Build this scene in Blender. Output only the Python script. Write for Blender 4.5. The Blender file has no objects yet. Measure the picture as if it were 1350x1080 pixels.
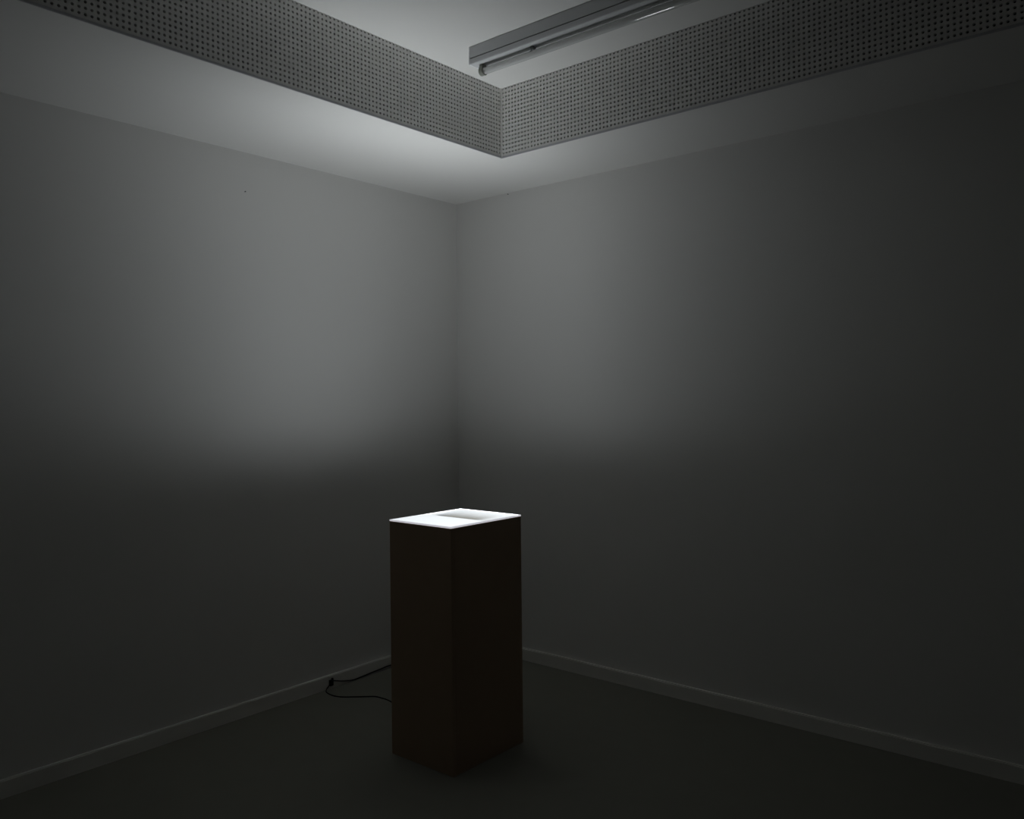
import bpy, bmesh, math, random
from mathutils import Vector, Matrix
random.seed(3)
sc = bpy.context.scene
COL = sc.collection
PI = math.pi

# ------------------------------------------------------------------ camera
cd = bpy.data.cameras.new('camera')
cam = bpy.data.objects.new('camera', cd)
COL.objects.link(cam)
sc.camera = cam
F_PX, PPX, PPY, ROLL, PITCH, YAW = 1099.14, 0.136, 13.79, 0.01094, 0.00014, -0.08629
a = PI * 0.75 + YAW
F = Vector((math.cos(a) * math.cos(PITCH), math.sin(a) * math.cos(PITCH), math.sin(PITCH)))
R = Vector((math.sin(a), -math.cos(a), 0))
U = R.cross(F)
R2 = R * math.cos(ROLL) - U * math.sin(ROLL)
U2 = U * math.cos(ROLL) + R * math.sin(ROLL)
m = Matrix((R2, U2, -F)).transposed().to_4x4()
m.translation = Vector((3.5584, -3.7161, 1.5))
cam.matrix_world = m
cd.sensor_fit = 'HORIZONTAL'
cd.sensor_width = 36
cd.lens = F_PX * 36 / 1350
cd.shift_x = -PPX / 1350
cd.shift_y = -PPY / 1350
cd.clip_start = 0.02

# ------------------------------------------------------------------ world, light level
LIGHT = 1.08                      # overall level of the light box
# how its light spreads: peak radiance, lean and widths of the main lobe, and a weak wide part
LOBE_A, LOBE_X, LOBE_L, LOBE_R, LOBE_Y, LOBE_SY = 43.9, -0.145, 0.249, 0.240, 0.023, 0.403
LOBE_PX, LOBE_PY = 1.537, 2.451
WIDE_B, WIDE_C = 8.1, 0.387
world = bpy.data.worlds.new('world')
sc.world = world
world.use_nodes = True
world.node_tree.nodes['Background'].inputs[0].default_value = (0.01, 0.01, 0.01, 1)
world.node_tree.nodes['Background'].inputs[1].default_value = 0.0
sc.view_settings.view_transform = 'Standard'
sc.view_settings.look = 'None'
sc.view_settings.gamma = 1
sc.view_settings.exposure = 0.0
sc.view_settings.use_curve_mapping = False
sc.cycles.max_bounces = 12
sc.cycles.diffuse_bounces = 10


# ------------------------------------------------------------------ materials
def mat(name, col, rough=0.6, spec=0.5, var=0.03, scale=6.0, bump=0.0, bscale=200.0, metal=0.0, coat=0.0):
    """painted / raw surface: a base colour with slight procedural variation and fine relief"""
    mt = bpy.data.materials.new(name)
    mt.use_nodes = True
    nt = mt.node_tree
    b = nt.nodes['Principled BSDF']
    b.inputs['Roughness'].default_value = rough
    b.inputs['Specular IOR Level'].default_value = spec
    b.inputs['Metallic'].default_value = metal
    b.inputs['Coat Weight'].default_value = coat
    tc = nt.nodes.new('ShaderNodeTexCoord')
    n = nt.nodes.new('ShaderNodeTexNoise')
    n.inputs['Scale'].default_value = scale
    n.inputs['Detail'].default_value = 4
    nt.links.new(tc.outputs['Object'], n.inputs['Vector'])
    mx = nt.nodes.new('ShaderNodeMix')
    mx.data_type = 'RGBA'
    mx.inputs[6].default_value = tuple(c * (1 - var) for c in col) + (1,)
    mx.inputs[7].default_value = tuple(min(1, c * (1 + var)) for c in col) + (1,)
    nt.links.new(n.outputs['Fac'], mx.inputs[0])
    nt.links.new(mx.outputs[2], b.inputs['Base Color'])
    if bump:
        n2 = nt.nodes.new('ShaderNodeTexNoise')
        n2.inputs['Scale'].default_value = bscale
        n2.inputs['Detail'].default_value = 3
        nt.links.new(tc.outputs['Object'], n2.inputs['Vector'])
        bp = nt.nodes.new('ShaderNodeBump')
        bp.inputs['Strength'].default_value = bump
        bp.inputs['Distance'].default_value = 0.002
        nt.links.new(n2.outputs['Fac'], bp.inputs['Height'])
        nt.links.new(bp.outputs['Normal'], b.inputs['Normal'])
    return mt


def glow(name, col, strength, fade=False):
    """backlit panel lying face up.  Like any such panel it is brightest near its normal
    and falls off with the viewing angle, here faster to the right (+x) than to the left, plus a
    weak wide part that dies out at grazing angles; with content=True it dims to soft grey towards its front"""
    mt = bpy.data.materials.new(name)
    mt.use_nodes = True
    nt = mt.node_tree
    N, L = nt.nodes, nt.links
    b = N['Principled BSDF']
    b.inputs['Base Color'].default_value = (0.6, 0.6, 0.6, 1)
    b.inputs['Roughness'].default_value = 0.4
    g = N.new('ShaderNodeNewGeometry')
    sx = N.new('ShaderNodeSeparateXYZ')
    L.new(g.outputs['Incoming'], sx.inputs[0])

    def mth(op, a_, b_=None):
        n = N.new('ShaderNodeMath'); n.operation = op
        for i, v in enumerate((a_, b_)):
            if v is None:
                continue
            if isinstance(v, (int, float)):
                n.inputs[i].default_value = v
            else:
                L.new(v, n.inputs[i])
        return n.outputs[0]

    dx = mth('SUBTRACT', sx.outputs['X'], LOBE_X)
    right = mth('GREATER_THAN', dx, 0.0)
    inv = mth('ADD', mth('MULTIPLY', right, 1 / LOBE_R - 1 / LOBE_L), 1 / LOBE_L)
    ex = mth('POWER', mth('ABSOLUTE', mth('MULTIPLY', dx, inv)), LOBE_PX)
    ey = mth('POWER', mth('ABSOLUTE', mth('MULTIPLY', mth('SUBTRACT', sx.outputs['Y'], LOBE_Y), 1 / LOBE_SY)), LOBE_PY)
    peak = mth('MULTIPLY', mth('EXPONENT', mth('MULTIPLY', mth('ADD', ex, ey), -0.5)), LOBE_A)
    mr = N.new('ShaderNodeMapRange'); mr.interpolation_type = 'SMOOTHSTEP'
    mr.inputs['From Min'].default_value = 0.0
    mr.inputs['From Max'].default_value = WIDE_C
    L.new(sx.outputs['Z'], mr.inputs['Value'])
    wx = mth('POWER', mth('ABSOLUTE', mth('MULTIPLY', mth('ADD', sx.outputs['X'], 0.9), 1 / 1.0)), 2.0)
    wide = mth('MULTIPLY', mth('MULTIPLY', mr.outputs['Result'], mth('EXPONENT', mth('MULTIPLY', wx, -0.5))), WIDE_B)
    L.new(mth('MULTIPLY', mth('ADD', peak, wide), strength), b.inputs['Emission Strength'])
    b.inputs['Emission Color'].default_value = col + (1,)
    if fade:
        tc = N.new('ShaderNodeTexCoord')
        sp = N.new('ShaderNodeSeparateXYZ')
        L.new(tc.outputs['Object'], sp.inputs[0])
        # y: 0 at the front edge of the pane, growing towards the back
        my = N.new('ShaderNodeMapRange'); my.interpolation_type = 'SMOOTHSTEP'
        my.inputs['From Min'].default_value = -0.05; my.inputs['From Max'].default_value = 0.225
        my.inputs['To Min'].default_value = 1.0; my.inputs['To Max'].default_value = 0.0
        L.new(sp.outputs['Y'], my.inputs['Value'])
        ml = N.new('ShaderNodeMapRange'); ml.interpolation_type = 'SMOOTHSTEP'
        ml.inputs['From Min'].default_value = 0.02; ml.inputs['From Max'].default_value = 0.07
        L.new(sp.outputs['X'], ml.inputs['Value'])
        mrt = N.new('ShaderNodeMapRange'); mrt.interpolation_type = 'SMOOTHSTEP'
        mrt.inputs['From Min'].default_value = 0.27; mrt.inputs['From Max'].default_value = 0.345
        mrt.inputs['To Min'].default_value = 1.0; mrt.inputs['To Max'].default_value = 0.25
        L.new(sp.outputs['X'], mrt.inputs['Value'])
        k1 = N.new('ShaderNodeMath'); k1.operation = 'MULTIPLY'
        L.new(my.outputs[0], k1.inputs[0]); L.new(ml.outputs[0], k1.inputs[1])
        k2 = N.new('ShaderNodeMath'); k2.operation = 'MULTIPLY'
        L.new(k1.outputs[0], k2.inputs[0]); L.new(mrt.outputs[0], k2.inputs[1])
        # the gradient: blue-grey at its left end, warm grey over the rest
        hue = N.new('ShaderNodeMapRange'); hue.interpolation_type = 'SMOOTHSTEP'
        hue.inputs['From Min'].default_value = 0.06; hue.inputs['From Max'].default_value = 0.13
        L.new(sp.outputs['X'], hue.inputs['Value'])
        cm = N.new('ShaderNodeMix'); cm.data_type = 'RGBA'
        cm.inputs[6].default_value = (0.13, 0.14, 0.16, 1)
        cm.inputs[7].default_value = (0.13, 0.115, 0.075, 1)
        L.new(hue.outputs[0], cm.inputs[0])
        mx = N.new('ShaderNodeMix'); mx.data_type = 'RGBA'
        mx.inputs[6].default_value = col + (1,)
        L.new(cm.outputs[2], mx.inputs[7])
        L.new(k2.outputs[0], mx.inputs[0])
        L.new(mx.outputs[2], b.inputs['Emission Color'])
    return mt


M = {
    'wall': mat('wall paint', (0.69, 0.685, 0.668), 0.75, 0.25, 0.012, 2.5, 0.12, 260),
    'ceiling': mat('ceiling paint', (0.69, 0.685, 0.668), 0.8, 0.2, 0.01, 2.0, 0.08, 240),
    'perforated': mat('perforated board paint', (0.68, 0.675, 0.655), 0.75, 0.2, 0.01, 3.0),
    'bead': mat('edge bead', (0.50, 0.50, 0.52), 0.6, 0.3, 0.02),
    'felt': mat('black fleece behind the board', (0.02, 0.02, 0.02), 0.95, 0.1, 0.1, 60),
    'floor': mat('grey linoleum', (0.198, 0.195, 0.166), 0.62, 0.3, 0.05, 9.0, 0.05, 90),
    'base': mat('baseboard lacquer', (0.72, 0.71, 0.675), 0.45, 0.4, 0.02),
    'mdf': mat('brown board', (0.37, 0.265, 0.18), 0.6, 0.3, 0.06, 14.0, 0.05, 160),
    'metal': mat('white sheet metal', (0.60, 0.61, 0.62), 0.45, 0.4, 0.015),
    'endcap': mat('white end cap', (0.82, 0.83, 0.84), 0.4, 0.4, 0.01),
    'groove': mat('shadow groove', (0.16, 0.16, 0.165), 0.7, 0.2, 0.02),
    'holder': mat('aged plastic', (0.27, 0.28, 0.24), 0.5, 0.4, 0.05, 40),
    'clip': mat('spring steel', (0.16, 0.17, 0.16), 0.4, 0.5, 0.05, 40, metal=0.5),
    'tube': mat('fluorescent tube glass', (0.62, 0.63, 0.62), 0.06, 0.6, 0.01, coat=1.0),
    'cap': mat('tube cap aluminium', (0.6, 0.6, 0.6), 0.35, 0.5, 0.02, metal=0.9),
    'black': mat('black rubber', (0.006, 0.006, 0.006), 0.6, 0.25, 0.1, 50),
    'nail': mat('dark nail', (0.08, 0.08, 0.08), 0.5, 0.4, 0.05, metal=0.5),
    'glow': glow('lit diffuser', (0.945, 1.0, 1.035), LIGHT),
    'gradient': glow('lit picture', (0.945, 1.0, 1.035), LIGHT, fade=True),
    'rim': mat('white acrylic rim', (0.88, 0.88, 0.9), 0.3, 0.5, 0.01),
}
_r = M['rim'].node_tree.nodes['Principled BSDF']
_r.inputs['Emission Color'].default_value = (0.93, 0.93, 1.0, 1)      # edge-lit acrylic
_r.inputs['Emission Strength'].default_value = 0.52


# ------------------------------------------------------------------ helpers
def obj(name, bm, m_, parent=None, loc=None, smooth=False, kind=None):
    me = bpy.data.meshes.new(name)
    bm.normal_update()
    bm.to_mesh(me)
    bm.free()
    if smooth:
        for p_ in me.polygons:
            p_.use_smooth = True
        try:
            me.set_sharp_from_angle(angle=math.radians(40))
        except Exception:
            pass
    me.materials.append(M[m_])
    o = bpy.data.objects.new(name, me)
    COL.objects.link(o)
    if parent is not None:
        o.parent = parent
    if loc is not None:
        o.location = loc
    if kind:
        o['kind'] = kind
    return o


def thing(name, label, cat, loc):
    o = bpy.data.objects.new(name, None)
    o.empty_display_size = 0.05
    COL.objects.link(o)
    o.location = loc
    o['label'] = label
    o['category'] = cat
    return o


def add_box(bm, lo, hi, bevel=0.0, seg=1):
    r = bmesh.ops.create_cube(bm, size=1)
    vs = r['verts']
    for v in vs:
        v.co = Vector([(lo[i] + hi[i]) / 2 + v.co[i] * (hi[i] - lo[i]) for i in range(3)])
    if bevel:
        es = list({e for v in vs for e in v.link_edges})
        bmesh.ops.bevel(bm, geom=es, offset=bevel, segments=seg, affect='EDGES', clamp_overlap=True)
    return bm


def box(lo, hi, bevel=0.0, seg=1):
    return add_box(bmesh.new(), lo, hi, bevel, seg)


def extrude_x(profile, x0, x1):
    """closed (y, z) profile pulled along x"""
    bm = bmesh.new()
    A = [bm.verts.new((x0, y, z)) for y, z in profile]
    B = [bm.verts.new((x1, y, z)) for y, z in profile]
    n = len(profile)
    for i in range(n):
        bm.faces.new((A[i], A[(i + 1) % n], B[(i + 1) % n], B[i]))
    bm.faces.new(A[::-1])
    bm.faces.new(B)
    bmesh.ops.recalc_face_normals(bm, faces=bm.faces)
    return bm


def sweep(points, r, seg=10, closed_ends=True, sub=6):
    """round cable through points (Catmull-Rom)"""
    P = [Vector(p_) for p_ in points]
    P = [P[0] * 2 - P[1]] + P + [P[-1] * 2 - P[-2]]
    path = []
    for i in range(1, len(P) - 2):
        for k in range(sub):
            t = k / sub
            p0, p1, p2, p3 = P[i - 1:i + 3]
            path.append(0.5 * ((2 * p1) + (-p0 + p2) * t + (2 * p0 - 5 * p1 + 4 * p2 - p3) * t * t + (-p0 + 3 * p1 - 3 * p2 + p3) * t ** 3))
    path.append(P[-2])
    bm = bmesh.new()
    rings = []
    for i, c in enumerate(path):
        d = (path[min(i + 1, len(path) - 1)] - path[max(i - 1, 0)]).normalized()
        up = Vector((0, 0, 1)) if abs(d.z) < 0.9 else Vector((0, 1, 0))
        s = d.cross(up).normalized()
        u = s.cross(d)
        rings.append([bm.verts.new(c + (s * math.cos(2 * PI * k / seg) + u * math.sin(2 * PI * k / seg)) * r) for k in range(seg)])
    for i in range(len(rings) - 1):
        for k in range(seg):
            bm.faces.new((rings[i][k], rings[i][(k + 1) % seg], rings[i + 1][(k + 1) % seg], rings[i + 1][k]))
    bm.faces.new(rings[0][::-1])
    bm.faces.new(rings[-1])
    bmesh.ops.recalc_face_normals(bm, faces=bm.faces)
    return bm


def lathe_x(prof, cy, cz, seg=32):
    """(x, radius) profile turned about the line y=cy, z=cz"""
    bm = bmesh.new()
    rings = []
    for x, r in prof:
        rings.append([bm.verts.new((x, cy + r * math.cos(2 * PI * k / seg), cz + r * math.sin(2 * PI * k / seg))) for k in range(seg)])
    for i in range(len(rings) - 1):
        for k in range(seg):
            bm.faces.new((rings[i][k], rings[i][(k + 1) % seg], rings[i + 1][(k + 1) % seg], rings[i + 1][k]))
    bm.faces.new(rings[0][::-1])
    bm.faces.new(rings[-1])
    bmesh.ops.recalc_face_normals(bm, faces=bm.faces)
    return bm


# ------------------------------------------------------------------ room
RX, RY = 5.6, -5.2                  # far ends of the room (corner seen in the photo is 0, 0)
ZC, ZR = 2.702, 3.050               # lower ceiling, ceiling inside the recess
QX0, QY0 = 0.852, -0.556            # recess corner seen in the photo
QX1, QY1 = RX - 0.852, RY + 0.556
T = 0.12

obj('floor', box((-T, RY - T, -0.1), (RX + T, T, 0)), 'floor', kind='structure')
obj('wall_left', box((-T, RY - T, 0), (0, T, ZC)), 'wall', kind='structure')
obj('wall_right', box((0, 0, 0), (RX + T, T, ZC)), 'wall', kind='structure')
obj('wall_front', box((RX, RY - T, 0), (RX + T, 0, ZC)), 'wall', kind='structure')
obj('wall_back', box((0, RY - T, 0), (RX, RY, ZC)), 'wall', kind='structure')

bm = bmesh.new()
B = 0.030                           # board + fleece behind the recess faces
CT = ZR + 0.12
add_box(bm, (-T, RY - T, ZC), (QX0 - B, T, CT))
add_box(bm, (QX1 + B, RY - T, ZC), (RX + T, T, CT))
add_box(bm, (QX0 - B, QY0 + B, ZC), (QX1 + B, T, CT))
add_box(bm, (QX0 - B, RY - T, ZC), (QX1 + B, QY1 - B, CT))
LZ = ZC + 0.0115                    # thin lip carrying the ceiling up to the recess faces
LP = 0.0045
add_box(bm, (QX0 - B, QY1 - B, ZC), (QX0 - LP, QY0 + B, LZ))
add_box(bm, (QX1 + LP, QY1 - B, ZC), (QX1 + B, QY0 + B, LZ))
add_box(bm, (QX0 - LP, QY0 + LP, ZC), (QX1 + LP, QY0 + B, LZ))
add_box(bm, (QX0 - LP, QY1 - B, ZC), (QX1 + LP, QY1 - LP, LZ))
ceiling = obj('ceiling', bm, 'ceiling', kind='structure')
obj('recess_slab', box((QX0 - B, QY1 - B, ZR), (QX1 + B, QY0 + B, CT)), 'ceiling', ceiling)

# perforated boards: real holes through a 12 mm board, black fleece behind
PITCH_H = 0.0199
HOLE = 0.0047
TH = 0.011


def perforated(origin, udir, ndir, length, first):
    """board face starts at origin (bottom corner), runs along udir, faces ndir"""
    udir, ndir = Vector(udir), Vector(ndir)
    o = Vector(origin)
    zb, zt = 0.0095, ZR - ZC
    rows = 17
    v0 = 0.0235 - PITCH_H / 2       # bottom of the first cell
    n = int((length - first - 0.004) / PITCH_H)
    us = [first + i * PITCH_H - PITCH_H / 2 for i in range(n + 1)]
    vs = [v0 + j * PITCH_H for j in range(rows + 1)]
    verts, faces = [], []

    def V(u, v, d=0.0):
        verts.append(tuple(o + udir * u + Vector((0, 0, v)) - ndir * d))
        return len(verts) - 1
    G = [[V(u, v) for v in vs] for u in us]
    ca, sa = math.cos(PI / 8) * HOLE / math.cos(PI / 8), math.sin(PI / 8) * HOLE / math.cos(PI / 8)
    octo = [(ca, -sa), (ca, sa), (sa, ca), (-sa, ca), (-ca, sa), (-ca, -sa), (-sa, -ca), (sa, -ca)]
    for i in range(n):
        for j in range(rows):
            cu, cv = us[i] + PITCH_H / 2, vs[j] + PITCH_H / 2
            f = [V(cu + x, cv + y) for x, y in octo]
            k = [V(cu + x, cv + y, TH) for x, y in octo]
            bl, br, tr, tl = G[i][j], G[i + 1][j], G[i + 1][j + 1], G[i][j + 1]
            faces += [(br, tr, f[1], f[0]), (tr, f[2], f[1]), (tr, tl, f[3], f[2]), (tl, f[4], f[3]),
                      (tl, bl, f[5], f[4]), (bl, f[6], f[5]), (bl, br, f[7], f[6]), (br, f[0], f[7])]
            for q in range(8):
                faces.append((f[q], f[(q + 1) % 8], k[(q + 1) % 8], k[q]))
    # plain margins round the hole field
    for i in range(n):
        a_, b_ = V(us[i], zb), V(us[i + 1], zb)
        faces.append((a_, b_, G[i + 1][0], G[i][0]))
        a_, b_ = V(us[i], zt), V(us[i + 1], zt)
        faces.append((G[i][rows], G[i + 1][rows], b_, a_))
    for (ua, ub) in ((0.0, us[0]), (us[-1], length)):
        faces.append((V(ua, zb), V(ub, zb), V(ub, zt), V(ua, zt)))
    me = bpy.data.meshes.new('perforated_panel')
    me.from_pydata(verts, [], faces)
    bm = bmesh.new()
    bm.from_mesh(me)
    bmesh.ops.remove_doubles(bm, verts=bm.verts, dist=1e-6)
    # every face of the front looks into the room
    bm.normal_update()
    flip = [f for f in bm.faces if abs(f.normal.dot(ndir)) > 0.9 and f.normal.dot(ndir) < 0]
    bmesh.ops.reverse_faces(bm, faces=flip)
    bpy.data.meshes.remove(me)
    ob = obj('perforated_panel', bm, 'perforated', ceiling)
    # fleece
    c0 = o - ndir * (TH + 0.001)
    c1 = o - ndir * (B - 0.002) + udir * length
    lo = [min(c0[i], c1[i]) for i in range(3)]
    hi = [max(c0[i], c1[i]) for i in range(3)]
    lo[2], hi[2] = ZC + 0.012, ZR - 0.001
    obj('backing_fleece', box(lo, hi), 'felt', ceiling)
    # grey bead along the bottom edge
    c0 = o - ndir * 0.0006
    c1 = o - ndir * 0.0044 + udir * length
    lo = [min(c0[i], c1[i]) for i in range(3)]
    hi = [max(c0[i], c1[i]) for i in range(3)]
    lo[2], hi[2] = ZC, ZC + 0.0095
    obj('edge_bead', box(lo, hi, 0.0008), 'bead', ceiling)
    return ob


LX, LY = QX1 - QX0, QY0 - QY1
perforated((QX0, QY0, ZC), (0, -1, 0), (1, 0, 0), LY, 0.017)
perforated((QX0, QY0, ZC), (1, 0, 0), (0, -1, 0), LX, 0.011)
perforated((QX1, QY0, ZC), (0, -1, 0), (-1, 0, 0), LY, 0.017)
perforated((QX0, QY1, ZC), (1, 0, 0), (0, 1, 0), LX, 0.011)

# baseboards
HB, TB = 0.069, 0.021


def baseboard(name, lo, hi):
    bm = box(lo, hi)
    es = [e for e in bm.edges if all(abs(v.co.z - hi[2]) < 1e-6 for v in e.verts)]
    bmesh.ops.bevel(bm, geom=es, offset=0.004, segments=2, affect='EDGES')
    obj(name, bm, 'base', kind='structure')


baseboard('baseboard_left', (0, RY + TB, 0), (TB, 0, HB))
baseboard('baseboard_right', (TB, -TB, 0), (RX - TB, 0, HB))
baseboard('baseboard_front', (RX - TB, RY + TB, 0), (RX, 0, HB))
baseboard('baseboard_back', (0, RY, 0), (RX, RY + TB, HB))

# ------------------------------------------------------------------ plinth
PX0, PX1, PY0, PY1, PZ = 0.875, 1.238, -1.343, -0.905, 0.988
cx, cy = (PX0 + PX1) / 2, (PY0 + PY1) / 2
hx, hy = (PX1 - PX0) / 2, (PY1 - PY0) / 2
pl = thing('plinth', 'tall brown board plinth standing on the grey floor near the room corner', 'plinth', (cx, cy, 0))
t = 0.019
bv = 0.0012
obj('side_panel', box((-hx, -hy, 0), (hx, -hy + t, PZ), bv), 'mdf', pl)
obj('side_panel', box((hx - t, -hy + t, 0), (hx, hy - t, PZ), bv), 'mdf', pl)
obj('side_panel', box((-hx, hy - t, 0), (hx, hy, PZ), bv), 'mdf', pl)
obj('side_panel', box((-hx, -hy + t, 0), (-hx + t, hy - t, PZ), bv), 'mdf', pl)
obj('top_panel', box((-hx + t, -hy + t, PZ - 0.019), (hx - t, hy - t, PZ - 0.0005)), 'mdf', pl)

# ------------------------------------------------------------------ light box on the plinth
lb = thing('light_box', 'thin glowing white light box lying flat on top of the brown plinth', 'light box', (cx, cy, PZ))
ZT = 0.0065                          # its top above the plinth
rim = 0.007
bm = bmesh.new()
add_box(bm, (-hx, -hy, 0), (hx, -hy + rim, ZT), 0.0006)
add_box(bm, (-hx, hy - rim, 0), (hx, hy, ZT), 0.0006)
add_box(bm, (-hx, -hy + rim, 0), (-hx + rim, hy - rim, ZT), 0.0006)
add_box(bm, (hx - rim, -hy + rim, 0), (hx, hy - rim, ZT), 0.0006)
obj('rim', bm, 'rim', lb)
YS = -1.136 - cy                     # where the raised front diffuser ends
obj('diffuser', box((-hx + rim, -hy + rim, 0.001), (hx - rim, YS, ZT - 0.0005)), 'glow', lb)
grad = obj('gradient_pane', box((0, 0, 0), (2 * (hx - rim), hy - rim - YS, 0.0035)), 'gradient', lb, loc=(-hx + rim, YS, 0.001))  # emission colour turns dimmer and greyer towards the front edge
grad['label'] = 'sunken pane with a soft warm grey gradient'

# ------------------------------------------------------------------ fluorescent batten on the recess ceiling
FX0, FX1 = 1.069, 2.640
FY = -0.982
fx = thing('fluorescent_fixture', 'long white batten with one unlit fluorescent tube under the recessed ceiling', 'ceiling light', ((FX0 + FX1) / 2, FY, ZR))
ox = (FX0 + FX1) / 2


def fpart(name, bm, m_, parent=None, smooth=False):
    """mesh given in room coordinates, stored about the fixture's origin"""
    for v in bm.verts:
        v.co -= Vector((ox, FY, ZR))
    return obj(name, bm, m_, parent or fx, smooth=smooth)


w = 0.041
zb = 2.972
prof = [(FY - w + 0.003, ZR), (FY - w + 0.003, ZR - 0.0035), (FY - w, ZR - 0.0035), (FY - w, 2.9995), (FY - w + 0.004, 2.9985), (FY - w + 0.004, 2.9955), (FY - w, 2.9945), (FY - w + 0.0015, zb + 0.003),
        (FY - w + 0.004, zb), (FY + w - 0.004, zb), (FY + w - 0.0015, zb + 0.003), (FY + w, 2.9945), (FY + w - 0.004, 2.9955), (FY + w - 0.004, 2.9985), (FY + w, 2.9995), (FY + w, ZR - 0.0035), (FY + w - 0.003, ZR - 0.0035), (FY + w - 0.003, ZR)]
hs = fpart('housing', extrude_x(prof, FX0 + 0.003, FX1 - 0.003), 'metal')
for s in (-1, 1):
    yy = FY + s * (w - 0.0035)
    g = fpart('groove', box((FX0 + 0.004, yy - 0.0012, 2.9957), (FX1 - 0.004, yy + 0.0012, 2.9983)), 'groove', hs)
for x0, x1 in ((FX0 - 0.002, FX0 + 0.0045), (FX1 - 0.0045, FX1 + 0.002)):
    e = [(y + (0.001 if y > FY else -0.001), z - (0.001 if z < 3.0 else 0)) for y, z in prof if z < ZR - 0.004 or abs(z - ZR) < 1e-6 if abs(z - 2.9985) > 1e-6 and abs(z - 2.9955) > 1e-6]
    fpart('end_cap', extrude_x(e, x0, x1), 'endcap')
RT, ZTUBE = 0.0152, 2.9420
TX0, TX1 = 1.122, 2.587
for s, xa in ((1, TX0), (-1, TX1)):
    x0, x1 = (xa - 0.020, xa + 0.001) if s > 0 else (xa - 0.001, xa + 0.020)
    # lamp holder: a neck and a rounded head round the tube end
    pr = [(FY - 0.010, zb), (FY - 0.0125, 2.962), (FY - 0.017, 2.951)]
    for k in range(9):
        an = PI + PI * k / 8
        pr.append((FY + 0.0185 * math.cos(an), 2.9425 + 0.0185 * math.sin(an)))
    pr += [(FY + 0.017, 2.951), (FY + 0.0125, 2.962), (FY + 0.010, zb)]
    h = fpart('lamp_holder', extrude_x(pr, x0, x1), 'holder')
    fpart('rotor', lathe_x([(x0 - 0.0015, 0.006), (x0, 0.008)] if s > 0 else [(x1, 0.008), (x1 + 0.0015, 0.006)], FY, ZTUBE, 16), 'clip', h)
tb = fpart('tube', lathe_x([(TX0 + 0.012, RT - 0.004), (TX0 + 0.015, RT - 0.0008), (TX0 + 0.019, RT), (TX1 - 0.019, RT), (TX1 - 0.015, RT - 0.0008), (TX1 - 0.012, RT - 0.004)], FY, ZTUBE, 40), 'tube', smooth=True)
for xa, xb in ((TX0, TX0 + 0.014), (TX1 - 0.014, TX1)):
    fpart('tube_cap', lathe_x([(xa, RT - 0.002), (xa + 0.002, RT - 0.0005), (xb - 0.001, RT - 0.0005), (xb, RT - 0.001)], FY, ZTUBE, 32), 'cap', tb, True)
# spring clip gripping the tube's shoulders
for xc in (1.395, 2.310):
    bm = bmesh.new()
    add_box(bm, (xc - 0.006, FY - 0.012, 2.965), (xc + 0.006, FY + 0.012, zb), 0.0005)
    for s in (-1, 1):
        for k in range(4):
            a0, a1 = PI / 2 + s * (0.55 + 0.16 * k), PI / 2 + s * (0.55 + 0.16 * (k + 1))
            pts = [(FY + rr * math.cos(an), ZTUBE + rr * math.sin(an)) for an, rr in ((a0, RT + 0.0004), (a1, RT + 0.0004), (a1, RT + 0.0018), (a0, RT + 0.0018))]
            A = [bm.verts.new((xc - 0.005, y, z)) for y, z in pts]
            Bv = [bm.verts.new((xc + 0.005, y, z)) for y, z in pts]
            for i in range(4):
                bm.faces.new((A[i], A[(i + 1) % 4], Bv[(i + 1) % 4], Bv[i]))
            bm.faces.new(A[::-1]); bm.faces.new(Bv)
        y0 = FY + s * 0.0105
        add_box(bm, (xc - 0.005, y0 - 0.001, 2.957), (xc + 0.005, y0 + 0.001, 2.966))
    bmesh.ops.recalc_face_normals(bm, faces=bm.faces)
    fpart('tube_clip', bm, 'clip')

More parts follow.
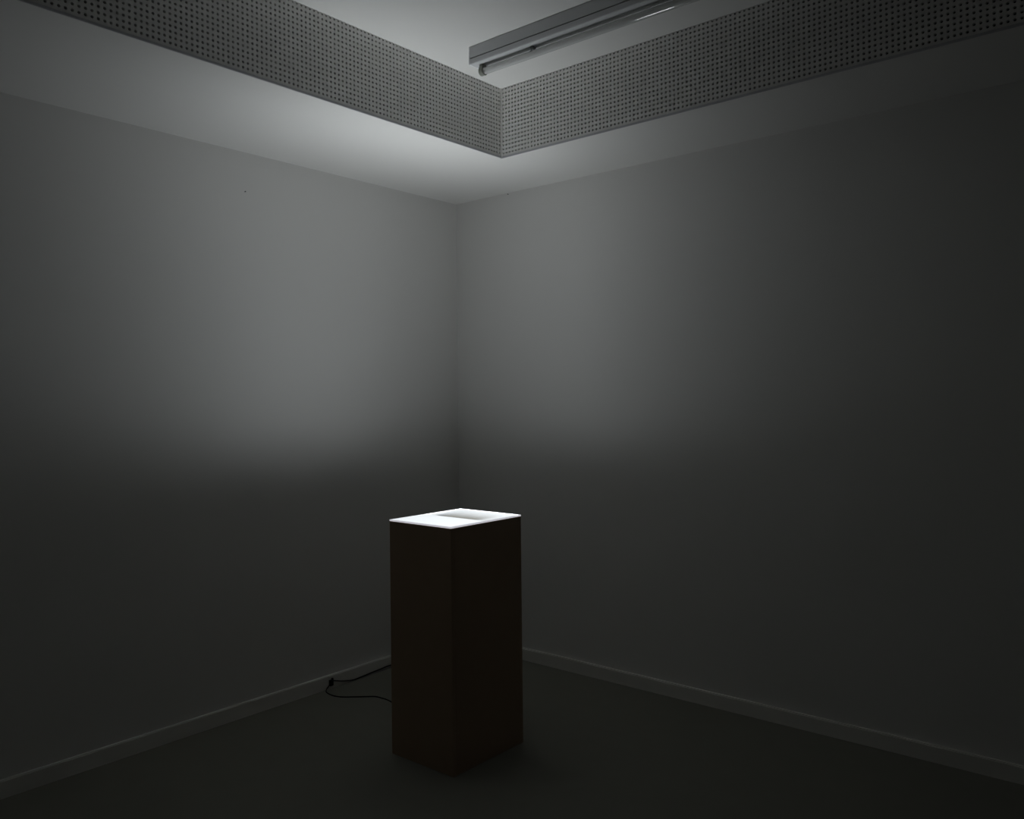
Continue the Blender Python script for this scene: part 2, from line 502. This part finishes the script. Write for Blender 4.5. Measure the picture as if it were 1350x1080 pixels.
# ------------------------------------------------------------------ power adapter and cord by the left baseboard
ad = thing('power_adapter', 'small black power adapter box against the left baseboard with thin cords', 'adapter', (TB, -1.0, 0))
obj('body', box((0.0, -0.0175, 0.016), (0.013, 0.0045, 0.047), 0.0015, 2), 'black', ad)
obj('plug_stub', box((0.001, -0.003, 0.045), (0.011, 0.006, 0.054), 0.001), 'black', ad)
rc = 0.0030


def cpart(name, pts):
    bm = sweep(pts, rc, 10)
    for v in bm.verts:
        v.co -= Vector((TB, -1.0, 0))
    return obj(name, bm, 'black', ad, smooth=True)


cpart('cord', [(0.025, -1.012, 0.022), (0.0265, -1.021, 0.019), (0.0265, -1.029, 0.012), (0.028, -1.038, 0.005), (0.050, -1.056, rc), (0.086, -1.066, rc), (0.127, -1.068, rc),
               (0.170, -1.054, rc), (0.215, -1.018, rc), (0.258, -0.980, rc), (0.301, -0.944, rc), (0.353, -0.937, rc), (0.394, -0.938, rc), (0.520, -0.965, rc), (0.680, -1.010, rc), (0.800, -1.040, rc), (0.873, -1.050, rc)])
cpart('cord', [(0.025, -0.997, 0.039), (0.025, -0.986, 0.037), (0.0260, -0.950, 0.026), (0.0255, -0.912, 0.016), (0.0250, -0.854, 0.007), (0.0250, -0.791, 0.0095), (0.0250, -0.728, 0.0135),
               (0.0250, -0.657, 0.017), (0.0250, -0.607, 0.020), (0.0255, -0.520, 0.014), (0.030, -0.420, 0.006), (0.060, -0.280, rc), (0.180, -0.190, rc), (0.400, -0.220, rc),
               (0.700, -0.480, rc), (0.940, -0.760, rc), (0.990, -0.904, rc)])

# ------------------------------------------------------------------ two tiny nails left in the walls
nl = thing('nail', 'tiny dark nail in the upper left wall', 'nail', (0, -1.467, 2.512))
obj('shank', lathe_x([(0, 0.0012), (0.007, 0.0012)], 0, 0, 10), 'nail', nl)
obj('head', lathe_x([(0.007, 0.003), (0.0085, 0.003)], 0, 0, 12), 'nail', nl)
nl2 = thing('nail', 'tiny dark nail on the right wall just under the ceiling near the corner', 'nail', (0.425, 0, 2.694))
nl2.rotation_euler = (0, 0, -PI / 2)
for ch in list(nl.children):
    c = ch.copy()
    COL.objects.link(c)
    c.parent = nl2
